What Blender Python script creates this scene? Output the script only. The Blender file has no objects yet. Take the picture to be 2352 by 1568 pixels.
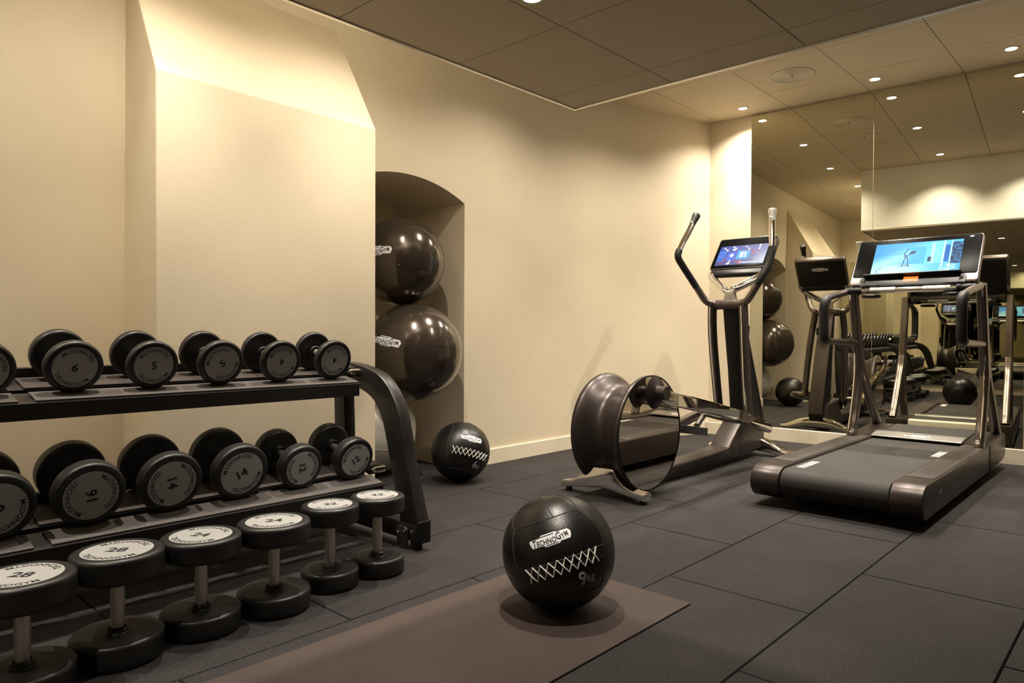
import bpy, bmesh, math, random
from mathutils import Vector, Matrix
random.seed(7)
PI = math.pi
SC = bpy.context.scene
COL = SC.collection

# ------------------------------------------------------------------ camera
F_PX = 1616.95
YAW, PIT, ROL, CAM_H = math.radians(42.983), math.radians(0.759), math.radians(0.25), 0.8639
fw = Vector((math.cos(YAW)*math.cos(PIT), math.sin(YAW)*math.cos(PIT), -math.sin(PIT)))
r0 = Vector((math.sin(YAW), -math.cos(YAW), 0)); u0 = r0.cross(fw)
rt = r0*math.cos(ROL) + u0*math.sin(ROL); up = -r0*math.sin(ROL) + u0*math.cos(ROL)
cd = bpy.data.cameras.new('camera'); cam = bpy.data.objects.new('camera', cd); COL.objects.link(cam)
cd.sensor_width = 36; cd.lens = F_PX/2352*36; cd.clip_start = .02
cam.matrix_world = Matrix(((rt.x, up.x, -fw.x, 0), (rt.y, up.y, -fw.y, 0), (rt.z, up.z, -fw.z, CAM_H), (0, 0, 0, 1)))
SC.camera = cam

# ------------------------------------------------------------------ world, exposure
w = bpy.data.worlds.new('world'); SC.world = w; w.use_nodes = True
w.node_tree.nodes['Background'].inputs[0].default_value = (1, .8, .6, 1)
w.node_tree.nodes['Background'].inputs[1].default_value = 0.004
SC.view_settings.view_transform = 'Standard'; SC.view_settings.look = 'None'
SC.view_settings.exposure = 0.32; SC.view_settings.gamma = 1.0; SC.view_settings.use_curve_mapping = False
LIGHT_COL = (1.0, .90, .765)
P_HIGH, P_WALL, P_LOW = 125.0, 44.0, 92.0        # watts of the downlights

# ------------------------------------------------------------------ materials
def nodes(name):
    m = bpy.data.materials.new(name); m.use_nodes = True
    nt = m.node_tree; return m, nt, nt.nodes['Principled BSDF']
def setp(b, col, rough, metal=0., spec=.5, coat=0., coatr=.1):
    b.inputs['Base Color'].default_value = (*col, 1); b.inputs['Roughness'].default_value = rough
    b.inputs['Metallic'].default_value = metal; b.inputs['Specular IOR Level'].default_value = spec
    b.inputs['Coat Weight'].default_value = coat; b.inputs['Coat Roughness'].default_value = coatr
def mat(name, col, rough, metal=0., spec=.5, coat=0., coatr=.1, bump=None, vary=None, speck=None, objco=True):
    """bump=(scale,strength,distance); vary=(scale,amount) tone variation of the stuff itself; speck=(scale,thresh,colour)"""
    m, nt, b = nodes(name); setp(b, col, rough, metal, spec, coat, coatr)
    N, L = nt.nodes.new, nt.links.new
    tc = N('ShaderNodeTexCoord'); co = tc.outputs['Object' if objco else 'Generated']
    last = None
    if vary:
        n = N('ShaderNodeTexNoise'); n.inputs['Scale'].default_value = vary[0]; n.inputs['Detail'].default_value = 6
        n.inputs['Roughness'].default_value = .6; L(co, n.inputs['Vector'])
        mr = N('ShaderNodeMapRange'); mr.inputs['From Min'].default_value = .3; mr.inputs['From Max'].default_value = .7
        mr.inputs['To Min'].default_value = 1-vary[1]; mr.inputs['To Max'].default_value = 1+vary[1]; L(n.outputs[0], mr.inputs[0])
        mx = N('ShaderNodeVectorMath'); mx.operation = 'SCALE'; mx.inputs[0].default_value = col; L(mr.outputs[0], mx.inputs['Scale'])
        last = mx.outputs[0]
    if speck:
        n = N('ShaderNodeTexNoise'); n.inputs['Scale'].default_value = speck[0]; n.inputs['Detail'].default_value = 2; L(co, n.inputs['Vector'])
        r = N('ShaderNodeMapRange'); r.inputs['From Min'].default_value = speck[1]; r.inputs['From Max'].default_value = speck[1]+.06; L(n.outputs[0], r.inputs[0])
        mi = N('ShaderNodeMix'); mi.data_type = 'RGBA'; L(r.outputs[0], mi.inputs[0])
        if last: L(last, mi.inputs[6])
        else: mi.inputs[6].default_value = (*col, 1)
        mi.inputs[7].default_value = (*speck[2], 1); last = mi.outputs[2]
    if last: L(last, b.inputs['Base Color'])
    if bump:
        n = N('ShaderNodeTexNoise'); n.inputs['Scale'].default_value = bump[0]; n.inputs['Detail'].default_value = 5; L(co, n.inputs['Vector'])
        bp = N('ShaderNodeBump'); bp.inputs['Strength'].default_value = bump[1]; bp.inputs['Distance'].default_value = bump[2]
        L(n.outputs[0], bp.inputs['Height']); L(bp.outputs[0], b.inputs['Normal'])
    return m
def emit(name, col, st):
    m, nt, b = nodes(name); setp(b, (0, 0, 0), .5); b.inputs['Emission Color'].default_value = (*col, 1); b.inputs['Emission Strength'].default_value = st
    return m
M = {}
M['wall'] = mat('cream_plaster', (.73, .63, .465), .62, bump=(110, .16, .003), vary=(2.2, .035))
M['dkwall'] = mat('fill_cut_wall', (.10, .075, .05), .6)  # unseen side wall, coloured dark to cut fill light on the dumbbell fronts
M['skirt'] = mat('cream_gloss_paint', (.78, .69, .53), .38)
M['ceil'] = mat('ceiling_panel', (.60, .50, .345), .75, bump=(300, .1, .002), vary=(3, .03))
M['fascia'] = mat('white_fascia', (.86, .84, .76), .55)
M['seam'] = mat('dark_gap', (.03, .022, .014), .9)
M['alu'] = mat('aluminium_trim', (.80, .77, .70), .35, 1.)
M['rubber'] = mat('rubber_floor', (.0265, .0236, .0240), .75, spec=.18, bump=(240, .8, .004), vary=(3.5, .2), speck=(230, .615, (.085, .080, .080)))
M['shelfmat'] = mat('shelf_rubber', (.085, .076, .072), .7, spec=.3, bump=(600, .6, .002), speck=(700, .56, (.22, .20, .19)))
M['shelfmat2'] = mat('shelf_liner', (.055, .043, .038), .6)
M['matt'] = mat('yoga_mat', (.064, .049, .044), .8, spec=.15, bump=(260, .3, .002), vary=(5, .09))
M['mirror'] = mat('mirror_glass', (.64, .62, .51), .0, 1.)
M['mirror2'] = mat('mirror_glass_far', (.66, .65, .52), .0, 1.)
M['medge'] = mat('mirror_edge', (.30, .24, .14), .4)
M['black'] = mat('black_powdercoat', (.018, .015, .014), .42, bump=(500, .12, .001))
M['frame'] = mat('rack_coat', (.012, .010, .0095), .40, bump=(700, .15, .001))
M['plastic'] = mat('black_plastic', (.006, .0055, .0055), .42, spec=.3)
M['gripb'] = mat('grip_rubber', (.010, .009, .009), .5, spec=.35, bump=(600, .2, .001))
M['pu'] = mat('urethane', (.008, .0076, .0076), .43, spec=.6, bump=(500, .08, .001))
M['puin'] = mat('urethane_face', (.004, .004, .004), .6)
M['label'] = mat('label_grey', (.36, .36, .355), .5)
M['ink'] = mat('black_ink', (.015, .015, .016), .55)
M['steel'] = mat('brushed_steel', (.70, .68, .63), .42, .85, bump=(300, .05, .001))
M['chrome'] = mat('chrome', (.88, .86, .82), .07, 1.)
M['polish'] = mat('polished_link', (.80, .77, .72), .03, 1.)
M['bronze'] = mat('bronze_satin', (.052, .041, .037), .33, .5)
M['bronze2'] = mat('bronze_gloss', (.17, .14, .125), .24, .8)
M['dkmirror'] = mat('dark_mirror', (.62, .57, .50), .02, 1.)
M['belt'] = mat('running_belt', (.021, .0185, .0175), .6, spec=.3, bump=(900, .5, .002), speck=(900, .58, (.12, .11, .10)))
M['rail'] = mat('ribbed_rail', (.050, .043, .039), .45, .2)
M['hoodb'] = mat('hood_black', (.05, .048, .048), .42)
M['silver'] = mat('silver_bar', (.62, .60, .55), .34, .8)
M['panel'] = mat('grey_front_panel', (.80, .76, .68), .5)
M['white'] = mat('white_print', (.88, .90, .95), .5)
M['greyp'] = mat('grey_print', (.55, .55, .60), .5)
M['leather'] = mat('black_leather', (.006, .0055, .0055), .34, spec=.5, bump=(240, .35, .0015))
M['leather2'] = mat('black_mesh_panel', (.008, .007, .007), .42, spec=.5, bump=(700, .5, .0015))
M['thread'] = mat('seam_thread', (.035, .03, .028), .7)
M['cord'] = mat('white_cord', (.85, .82, .77), .7)
M['gloss'] = mat('black_glass', (.002, .002, .002), .30, spec=.03)
M['lamp'] = emit('lamp_glow', (1, .86, .62), 26)
M['orange'] = emit('orange_display', (1, .16, .02), 1.6)
M['water'] = mat('clear_bottle', (.9, .95, .95), .03); M['water'].node_tree.nodes['Principled BSDF'].inputs['Transmission Weight'].default_value = .95
M['grille'] = mat('grille_white', (.60, .53, .40), .6)
def stripes(m, scale, axis='X', strength=.5, dist=.003):
    nt = m.node_tree; b = nt.nodes['Principled BSDF']; N, L = nt.nodes.new, nt.links.new
    tc = N('ShaderNodeTexCoord'); wv = N('ShaderNodeTexWave'); wv.bands_direction = axis; wv.inputs['Scale'].default_value = scale
    L(tc.outputs['Object'], wv.inputs[0]); bp = N('ShaderNodeBump'); bp.inputs['Strength'].default_value = strength; bp.inputs['Distance'].default_value = dist
    L(wv.outputs[1], bp.inputs['Height']); L(bp.outputs[0], b.inputs['Normal'])
stripes(M['rail'], 40, 'Y', .6, .002)
# stability balls: burnished vinyl with fine moulded rings
M['ball'] = mat('dark_vinyl', (.070, .054, .042), .17, .5, coat=.6, coatr=.12)
M['ball2'] = mat('silver_vinyl', (.76, .75, .70), .32, .25, coat=.4, coatr=.15, vary=(9, .06))
for k in ('ball', 'ball2'): stripes(M[k], 55, 'Z', .10, .0012)

# ------------------------------------------------------------------ helpers
def finish(name, bm, mats, parent=None, smooth=35, recalc=True, weld=False):
    if weld: bmesh.ops.remove_doubles(bm, verts=bm.verts, dist=1e-5)
    if recalc: bmesh.ops.recalc_face_normals(bm, faces=bm.faces)
    me = bpy.data.meshes.new(name); bm.to_mesh(me); bm.free()
    if not isinstance(mats, (list, tuple)): mats = [mats]
    for m in mats: me.materials.append(m if not isinstance(m, str) else M[m])
    if smooth:
        me.polygons.foreach_set('use_smooth', [True]*len(me.polygons)); me.set_sharp_from_angle(angle=math.radians(smooth))
    o = bpy.data.objects.new(name, me); COL.objects.link(o)
    if parent is not None:
        o.parent = parent
        off = Vector((0, 0, 0)); p = parent
        while p is not None: off += p.location; p = p.parent
        if off.length > 0: me.transform(Matrix.Translation(-off))
    return o
def tag(o, label=None, cat=None, group=None, kind=None):
    if label: o['label'] = label
    if cat: o['category'] = cat
    if group: o['group'] = group
    if kind: o['kind'] = kind
    return o
def thing(name, loc, label, cat, group=None):
    o = bpy.data.objects.new(name, None); COL.objects.link(o); o.location = loc; o.empty_display_size = .05
    return tag(o, label, cat, group)
def struct(name, bm, m, smooth=30, parent=None, recalc=True):
    o = finish(name, bm, m, parent, smooth, recalc)
    if parent is None: o['kind'] = 'structure'
    return o
def copy_tree(o, parent=None):
    c = o.copy(); COL.objects.link(c)
    if parent is not None: c.parent = parent
    for ch in [x for x in COL.objects if x.parent == o]: copy_tree(ch, c)
    return c
def box(bm, x0, x1, y0, y1, z0, z1, bev=0., mi=0, seg=2):
    r = bmesh.ops.create_cube(bm, size=1); vs = r['verts']
    bmesh.ops.transform(bm, matrix=Matrix.Translation(((x0+x1)/2, (y0+y1)/2, (z0+z1)/2)) @ Matrix.Diagonal((x1-x0, y1-y0, z1-z0, 1)), verts=vs)
    fs = set(f for v in vs for f in v.link_faces)
    if bev:
        es = set(e for v in vs for e in v.link_edges)
        rr = bmesh.ops.bevel(bm, geom=list(es), offset=bev, segments=seg, profile=.5, affect='EDGES'); fs = set(rr['faces']) | set(f for f in fs if f.is_valid)
    for f in fs:
        if f.is_valid: f.material_index = mi
    return [v for f in fs if f.is_valid for v in f.verts]
def prism(bm, poly, a0, a1, axis='Y', bev=0., mi=0, seg=2):
    """poly: 2-D points; axis Y -> (x,z) extruded in y; X -> (y,z) in x; Z -> (x,y) in z"""
    def P(p, a):
        return {'Y': (p[0], a, p[1]), 'X': (a, p[0], p[1]), 'Z': (p[0], p[1], a)}[axis]
    A = [bm.verts.new(P(p, a0)) for p in poly]; B = [bm.verts.new(P(p, a1)) for p in poly]
    n = len(poly); fs = [bm.faces.new(A), bm.faces.new(B[::-1])]
    for i in range(n): fs.append(bm.faces.new((A[i], B[i], B[(i+1) % n], A[(i+1) % n])))
    bmesh.ops.recalc_face_normals(bm, faces=fs)
    if bev:
        es = set(e for f in fs[:2] for e in f.edges)
        rr = bmesh.ops.bevel(bm, geom=list(es), offset=bev, segments=seg, profile=.5, affect='EDGES', clamp_overlap=True); fs = [f for f in fs if f.is_valid] + list(rr['faces'])
    for f in fs:
        if f.is_valid: f.material_index = mi
def smooth_path(pts, n=8, closed=False):
    P = [Vector(p) for p in pts]; out = []
    m = len(P)
    for i in range(m if closed else m-1):
        p0 = P[(i-1) % m] if closed or i > 0 else P[0]*2-P[1]; p1 = P[i]; p2 = P[(i+1) % m]
        p3 = P[(i+2) % m] if closed or i+2 < m else P[-1]*2-P[-2]
        for k in range(n):
            t = k/n; out.append(.5*((2*p1)+(-p0+p2)*t+(2*p0-5*p1+4*p2-p3)*t*t+(-p0+3*p1-3*p2+p3)*t**3))
    if not closed: out.append(P[-1])
    return out
def sweep(bm, path, rad, segs=16, closed=False, mi=0, cap=True, sect=None, upv=(0, 1, 0), ri=None):
    """tube; rad = number, list per point, or (a,b) pairs; sect = 'rect' makes a rounded rectangle with half sizes a (along upv) and b"""
    P = [Vector(p) for p in path]; n = len(P); rings = []
    nrm = None
    for i in range(n):
        if closed: t = (P[(i+1) % n]-P[(i-1) % n]).normalized()
        else: t = (P[min(i+1, n-1)]-P[max(i-1, 0)]).normalized()
        if sect:
            s = Vector(upv); s = (s-t*s.dot(t)).normalized(); b = t.cross(s)
        else:
            if nrm is None:
                a = Vector((0, 0, 1)) if abs(t.z) < .9 else Vector((1, 0, 0)); nrm = (a-t*a.dot(t)).normalized()
            else: nrm = (nrm-t*nrm.dot(t)).normalized()
            s = nrm; b = t.cross(s)
        r = rad[i] if isinstance(rad, list) else rad
        ra, rb = (r if isinstance(r, tuple) else (r, r))
        ring = []
        for k in range(segs):
            th = 2*PI*k/segs; c, q = math.cos(th), math.sin(th)
            if sect:
                e = .45; c = math.copysign(abs(c)**e, c); q = math.copysign(abs(q)**e, q)
            ring.append(bm.verts.new(P[i]+s*ra*c+b*rb*q))
        rings.append(ring)
    m = n if closed else n-1
    for i in range(m):
        A, B = rings[i], rings[(i+1) % n]
        for k in range(segs):
            f = bm.faces.new((A[k], A[(k+1) % segs], B[(k+1) % segs], B[k])); f.material_index = mi
    if cap and not closed:
        for rg in (rings[0][::-1], rings[-1]):
            f = bm.faces.new(rg); f.material_index = mi
def lathe(bm, prof, org=(0, 0, 0), axis='Y', segs=64, mi=0, mis=None, a0=0, a1=2*PI):
    """prof: list of (r, h) along axis"""
    o = Vector(org); rings = []
    full = abs(a1-a0-2*PI) < 1e-6
    cnt = segs if full else segs+1
    for r, h in prof:
        if r < 1e-6:
            v = {'Y': (0, h, 0), 'Z': (0, 0, h), 'X': (h, 0, 0)}[axis]; rings.append([bm.verts.new(o+Vector(v))]); continue
        ring = []
        for k in range(cnt):
            a = a0+(a1-a0)*k/segs; c, q = r*math.cos(a), r*math.sin(a)
            v = {'Y': (c, h, q), 'Z': (c, q, h), 'X': (h, c, q)}[axis]; ring.append(bm.verts.new(o+Vector(v)))
        rings.append(ring)
    for i in range(len(rings)-1):
        A, B = rings[i], rings[i+1]; m = mis[i] if mis else mi
        for k in range(segs):
            j = (k+1) % cnt if full else k+1
            if len(A) == 1 and len(B) == 1: continue
            if len(A) == 1: f = bm.faces.new((A[0], B[k], B[j]))
            elif len(B) == 1: f = bm.faces.new((A[k], B[0], A[j]))
            else: f = bm.faces.new((A[k], B[k], B[j], A[j]))
            f.material_index = m
def fillet(prof, n=6):
    """prof entries (r,h) or (r,h,radius) -> rounded profile"""
    out = []
    for i, p in enumerate(prof):
        if len(p) < 3 or i == 0 or i == len(prof)-1: out.append(p[:2]); continue
        c = Vector(p[:2]); a = Vector(prof[i-1][:2]); b = Vector(prof[i+1][:2]); R = p[2]
        da, db = (a-c), (b-c); R = min(R, da.length*.49 if len(prof[i-1]) > 2 else da.length, db.length*.49 if len(prof[i+1]) > 2 else db.length)
        pa, pb = c+da.normalized()*R, c+db.normalized()*R
        for k in range(n+1):
            t = k/n; q = pa*(1-t)**2+c*2*t*(1-t)+pb*t*t; out.append((q.x, q.y))
    return out
# ---- lettering from Blender's built-in font, as flat meshes
_tc = {}
def text2d(s, size=1., bold=.0, sx=1.):
    key = (s, bold)
    if key not in _tc:
        cu = bpy.data.curves.new('t', 'FONT'); cu.body = s; cu.size = 1; cu.offset = bold; cu.resolution_u = 3; cu.fill_mode = 'FRONT'
        ob = bpy.data.objects.new('t', cu); COL.objects.link(ob); bpy.context.view_layer.update()
        ev = ob.evaluated_get(bpy.context.evaluated_depsgraph_get()); me = ev.to_mesh()
        vs = [(v.co.x, v.co.y) for v in me.vertices]; fs = [tuple(p.vertices) for p in me.polygons]
        ev.to_mesh_clear(); bpy.data.objects.remove(ob); bpy.data.curves.remove(cu)
        x0, x1 = min(v[0] for v in vs), max(v[0] for v in vs); y0, y1 = min(v[1] for v in vs), max(v[1] for v in vs)
        vs = [((x-(x0+x1)/2), (y-(y0+y1)/2)) for x, y in vs]; _tc[key] = (vs, fs, x1-x0, y1-y0)
    vs, fs, wd, hg = _tc[key]
    return [(x*size*sx, y*size) for x, y in vs], fs, wd*size*sx, hg*size
def put2d(bm, vs, fs, fn, mi=0):
    V = [bm.verts.new(fn(x, y)) for x, y in vs]
    for f in fs:
        try: q = bm.faces.new([V[i] for i in f]); q.material_index = mi
        except ValueError: pass
def grid2d(x0, x1, top, bot, nx=24, ny=4):
    vs = []; fs = []
    for i in range(nx+1):
        x = x0+(x1-x0)*i/nx; t, b = top(x), bot(x)
        for j in range(ny+1): vs.append((x, b+(t-b)*j/ny))
    for i in range(nx):
        for j in range(ny):
            a = i*(ny+1)+j; fs.append((a, a+ny+1, a+ny+2, a+1))
    return vs, fs
def badge(bm, width, fn, lift=.0006, mib=0, mit=1):
    """maker's badge: stepped light plate with the dark word and two rules; fn(x,y,lift)->point"""
    W = width/2; h = width*.105
    def interp(tab):
        def g(x):
            x /= W
            for (xa, ya), (xb, yb) in zip(tab, tab[1:]):
                if x <= xb: return (ya+(yb-ya)*(x-xa)/max(xb-xa, 1e-6))*h
            return tab[-1][1]*h
        return g
    top = interp([(-1, .55), (-.95, .75), (-.48, .75), (-.42, 1.25), (.30, 1.25), (.36, 1.0), (.9, 1.0), (1, .35)])
    bot = interp([(-1, .3), (-.9, -.95), (-.35, -.95), (-.28, -1.35), (.36, -1.35), (.44, -1.0), (.92, -1.0), (1, .2)])
    vs, fs = grid2d(-W, W, top, bot, 36, 4); put2d(bm, vs, fs, lambda x, y: fn(x, y, lift), mib)
    glyphs = [('T', .225, -.05, .85), ('ECHNO', .16, -.14, .95), ('G', .225, .06, .85), ('Y', .16, -.06, .85), ('M', .16, .06, .85)]
    tot = sum(text2d(g, width*z, .012, sx)[2]+.012*width for g, z, dy, sx in glyphs); k = width*.86/tot; x_ = -width*.43
    for g, z, dy, sx in glyphs:
        vs, fs, wd, hg = text2d(g, width*z, .012, sx); wd *= k
        put2d(bm, [(x*k+x_+wd/2, y) for x, y in vs], fs, lambda x, y, dy=dy: fn(x, y+dy*h*2, lift*2), mit); x_ += wd+.012*width*k
    for xa, xb, yy in ((-.72*W, .22*W, .92*h), (-.25*W, .32*W, -1.08*h)):
        vs, fs = grid2d(xa, xb, lambda x: yy+h*.07, lambda x: yy-h*.07, 12, 1); put2d(bm, vs, fs, lambda x, y: fn(x, y, lift*2), mit)
def on_sphere(c, r, right, upv):
    """2-D label coordinates wrapped on a sphere around the direction right x up"""
    right = Vector(right).normalized(); upv = Vector(upv); upv = (upv-right*upv.dot(right)).normalized(); out = right.cross(upv); c = Vector(c)
    def f(x, y, l=0.):
        a, b = x/r, y/r
        d = out*math.cos(a)*math.cos(b)+right*math.sin(a)*math.cos(b)+upv*math.sin(b)
        return c+d*(r+l)
    return f

# ================================================================== SETTING
# ---- floor: interlocking rubber slabs 1.00 x 0.49 m laid brick fashion, real joints
X0, Y0, YP = 2.2086, .797, .4924
bm = bmesh.new()
fz = -.004
XA, XB, YA, YB = -2.2, 5.60, -2.2, 4.2
for r in range(-7, 8):
    ya, yb = Y0+r*YP, Y0+(r+1)*YP
    if yb < YA or ya > YB: continue
    off = X0 + (0 if r % 2 == 0 else .5)
    for c in range(-6, 6):
        xa, xb = off+c, off+c+1
        if xb < XA or xa > XB+.3: continue
        xa = max(xa, XA); xb = min(xb, XB+.2); yaa, ybb = max(ya, YA), min(yb, YB)
        if xb-xa < .03: continue
        g, ch = .0010, .0028; zj = random.uniform(-.0006, .0004)
        o = [(xa+g, yaa+g), (xb-g, yaa+g), (xb-g, ybb-g), (xa+g, ybb-g)]; i_ = [(xa+g+ch, yaa+g+ch), (xb-g-ch, yaa+g+ch), (xb-g-ch, ybb-g-ch), (xa+g+ch, ybb-g-ch)]
        O = [bm.verts.new((x, y, -.006)) for x, y in o]; I = [bm.verts.new((x, y, zj)) for x, y in i_]; D = [bm.verts.new((x, y, -.03)) for x, y in o]
        bm.faces.new(I)
        for k in range(4):
            bm.faces.new((O[k], O[(k+1) % 4], I[(k+1) % 4], I[k])); bm.faces.new((D[k], D[(k+1) % 4], O[(k+1) % 4], O[k]))
box(bm, XA-.3, XB+.4, YA-.3, YB+.3, -.06, -.02)
struct('floor', bm, 'rubber', 0)

# ---- ceilings
ZC, ZB = 2.664, 2.004
def panels(bm, xs, ys, z, gap=.003, clip=None, mi=0):
    for i in range(len(xs)-1):
        for j in range(len(ys)-1):
            v = [bm.verts.new(p) for p in ((xs[i]+gap, ys[j]+gap, z), (xs[i+1]-gap, ys[j]+gap, z), (xs[i+1]-gap, ys[j+1]-gap, z), (xs[i]+gap, ys[j+1]-gap, z))]
            w_ = [bm.verts.new((p.co.x, p.co.y, z+.012)) for p in v]
            bm.faces.new(v[::-1]).material_index = mi
            for k in range(4): bm.faces.new((v[k], v[(k+1) % 4], w_[(k+1) % 4], w_[k])).material_index = mi
bm = bmesh.new()
panels(bm, [-2.2+.0, -1.998, -1.4, -.8, -.2, .4, 1.0, 1.6, 2.2, 2.8, 3.4, 4.0, 4.6, 5.2, 5.8], [-2.2, -1.96, -1.36, -.76, -.152, .448, 1.047, 1.640, 2.226, 2.830, 3.43, 4.2], ZC, .0022)
box(bm, -2.4, 6.0, -2.4, 4.4, ZC+.01, ZC+.08, mi=1)
struct('ceiling', bm, ['ceil', 'seam'], 0)
# dropped box over the near part of the room
BX, BY = 2.862, 2.236
bm = bmesh.new()
panels(bm, [-2.2, -1.534, -.936, -.340, .258, .856, 1.452, 2.048, 2.646, BX-.012], [-2.2, -1.92, -1.325, -.73, -.132, .466, 1.065, 1.668, BY-.012], ZB, .0022, mi=0)
box(bm, -2.25, BX-.012, -2.25, BY-.012, ZB+.006, ZB+.02, mi=1)
box(bm, BX-.016, BX, -2.25, BY, ZB+.004, ZC, mi=2); box(bm, -2.25, BX-.016, BY-.016, BY, ZB+.004, ZC, mi=2)
struct('ceiling_2', bm, ['ceil', 'seam', 'fascia'], 0)
bm = bmesh.new()
box(bm, BX-.012, BX+.004, -2.25, BY+.004, ZB-.005, ZB+.016, .001); box(bm, -2.25, BX-.012, BY-.012, BY+.004, ZB-.005, ZB+.016, .001)
struct('trim_1', bm, 'alu')

# ---- left wall with arched niche, tapering chimney-like pier
WY = 3.25; ZT = ZC+.05
NX0, NX1, NYB = 2.129, 3.044, 3.839
ax_c = (NX0+NX1)/2; half = (NX1-NX0)/2; spring = 1.670; sag = .112
RA = (half*half+sag*sag)/(2*sag); zc_a = spring+sag-RA
def arch(x): return zc_a+math.sqrt(max(RA*RA-(x-ax_c)**2, 0))
NA = 24; axs = [NX0+(NX1-NX0)*i/NA for i in range(NA+1)]
bm = bmesh.new()
def quad(bm, *p, mi=0):
    f = bm.faces.new([bm.verts.new(q) for q in p]); f.material_index = mi; return f
XL = -2.3
quad(bm, (XL, WY, -.03), (NX0, WY, -.03), (NX0, WY, ZT), (XL, WY, ZT))
for i in range(NA):
    a, b = axs[i], axs[i+1]
    quad(bm, (a, WY, arch(a)), (b, WY, arch(b)), (b, WY, ZT), (a, WY, ZT))
    quad(bm, (a, WY, arch(a)), (a, NYB, arch(a)), (b, NYB, arch(b)), (b, WY, arch(b)))
    quad(bm, (a, NYB, -.03), (b, NYB, -.03), (b, NYB, arch(b)), (a, NYB, arch(a)))
quad(bm, (NX0, WY, -.03), (NX0, NYB, -.03), (NX0, NYB, spring), (NX0, WY, spring))
quad(bm, (NX1, WY, -.03), (NX1, WY, spring), (NX1, NYB, spring), (NX1, NYB, -.03))
bend = smooth_path([(4.2, WY, 0), (4.42, 3.238, 0), (4.60, 3.212, 0), (4.79, 3.165, 0), (5.0, 3.105, 0), (5.3, 3.01, 0), (5.62, 2.895, 0), (5.9, 2.79, 0)], 5)
pl = [Vector((NX1, WY, 0))]+bend
for a, b in zip(pl, pl[1:]): quad(bm, (a.x, a.y, -.03), (b.x, b.y, -.03), (b.x, b.y, ZT), (a.x, a.y, ZT))
bmesh.ops.remove_doubles(bm, verts=bm.verts, dist=1e-5)
# thickness behind, so that nothing leaks through
box(bm, XL, NX0-.2, WY+.65, WY+.8, -.03, ZT)
struct('wall_left', bm, 'wall', 25, recalc=False)
# pier
bm = bmesh.new()
PL, PR = 1.059, 2.129
fl, frr = 2.876, 2.925; zk = 1.878; st = 2.452
P = {'a': (PL, fl, -.03), 'b': (PR, frr, -.03), 'c': (PR, frr, zk), 'd': (PL, fl, zk), 'e': (PR-.02, WY+.01, st+.02), 'f': (PL+.02, WY+.01, st+.04), 'g': (PL, WY+.01, -.03), 'h': (PR, WY+.01, -.03)}
V = {k: bm.verts.new(p) for k, p in P.items()}
bm.faces.new([V[k] for k in 'abcd']); bm.faces.new([V[k] for k in 'dcef']); bm.faces.new([V[k] for k in 'gadf']); bm.faces.new([V[k] for k in 'bhec'])
bm.faces.new([V[k] for k in 'fehg']); bm.faces.new([V[k] for k in 'ghba'])
bmesh.ops.recalc_face_normals(bm, faces=bm.faces)
es = [e for e in bm.edges if set(e.verts) in ({V['a'], V['d']}, {V['b'], V['c']}, {V['c'], V['d']}, {V['d'], V['f']}, {V['c'], V['e']})]
bmesh.ops.bevel(bm, geom=es, offset=.006, segments=3, profile=.5, affect='EDGES')
struct('wall_left_pier', bm, 'wall', 30)
# ---- mirror wall
def mx(y): return 5.593-.05*(y-2.9)
nrm_m = Vector((1, .05, 0)).normalized()
bm = bmesh.new()
quad(bm, (mx(3.2)+.012, 3.2, -.03), (mx(-2.3)+.012, -2.3, -.03), (mx(-2.3)+.012, -2.3, ZT), (mx(3.2)+.012, 3.2, ZT))
quad(bm, (mx(3.2)+.2, 3.2, -.03), (mx(3.2)+.2, 3.2, ZT), (mx(-2.3)+.2, -2.3, ZT), (mx(-2.3)+.2, -2.3, -.03))
struct('wall_right', bm, 'wall', 0, recalc=False)
def mirror_panel(name, y0, y1, z0, z1, lab, m='mirror'):
    t = thing(name, (mx(y1), y1, z0), lab, 'mirror')
    bm = bmesh.new(); A = [(mx(y0), y0), (mx(y1), y1)]
    quad(bm, (A[0][0], y0, z0), (A[1][0], y1, z0), (A[1][0], y1, z1), (A[0][0], y0, z1)); finish('mirror_glass', bm, m, t, 0, False)
    bm = bmesh.new()
    for (ya, yb, za, zb) in ((y0, y1, z0-.0015, z0), (y0, y1, z1, z1+.0015), (y0-.001, y0, z0, z1), (y1, y1+.001, z0, z1)):
        vs = []
        prism(bm, [(mx(ya)+.0005, ya), (mx(yb)+.0005, yb), (mx(yb)+.011, yb), (mx(ya)+.011, ya)], za, zb, 'Z')
    finish('polished_edge', bm, 'medge', t, 0)
    return t
mirror_panel('wall_mirror', 1.6165, 2.536, .106, ZC-.012, 'tall frameless wall mirror panel on the left, behind the elliptical trainer')
mirror_panel('wall_mirror', .694, 1.6135, .106, ZC-.012, 'tall frameless wall mirror panel on the right, behind the treadmill')
# ---- skirtings
def skirt(bm, pts, t=.014, h=.098, side=1):
    """pts: wall line; board stands t in front (side=+1 -> to the right of the walking direction)"""
    P = [Vector((p[0], p[1], 0)) for p in pts]; off = []
    for i, p in enumerate(P):
        d = (P[min(i+1, len(P)-1)]-P[max(i-1, 0)]).normalized(); n = Vector((d.y, -d.x, 0))*side; off.append(p+n*t)
    for i in range(len(P)-1):
        a, b, c, d = P[i], P[i+1], off[i], off[i+1]
        quad(bm, (c.x, c.y, -.02), (d.x, d.y, -.02), (d.x, d.y, h-.003), (c.x, c.y, h-.003))
        c2, d2 = c*.7+a*.3, d*.7+b*.3
        quad(bm, (c.x, c.y, h-.003), (d.x, d.y, h-.003), (d2.x, d2.y, h), (c2.x, c2.y, h)); quad(bm, (c2.x, c2.y, h), (d2.x, d2.y, h), (b.x, b.y, h), (a.x, a.y, h))
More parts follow.
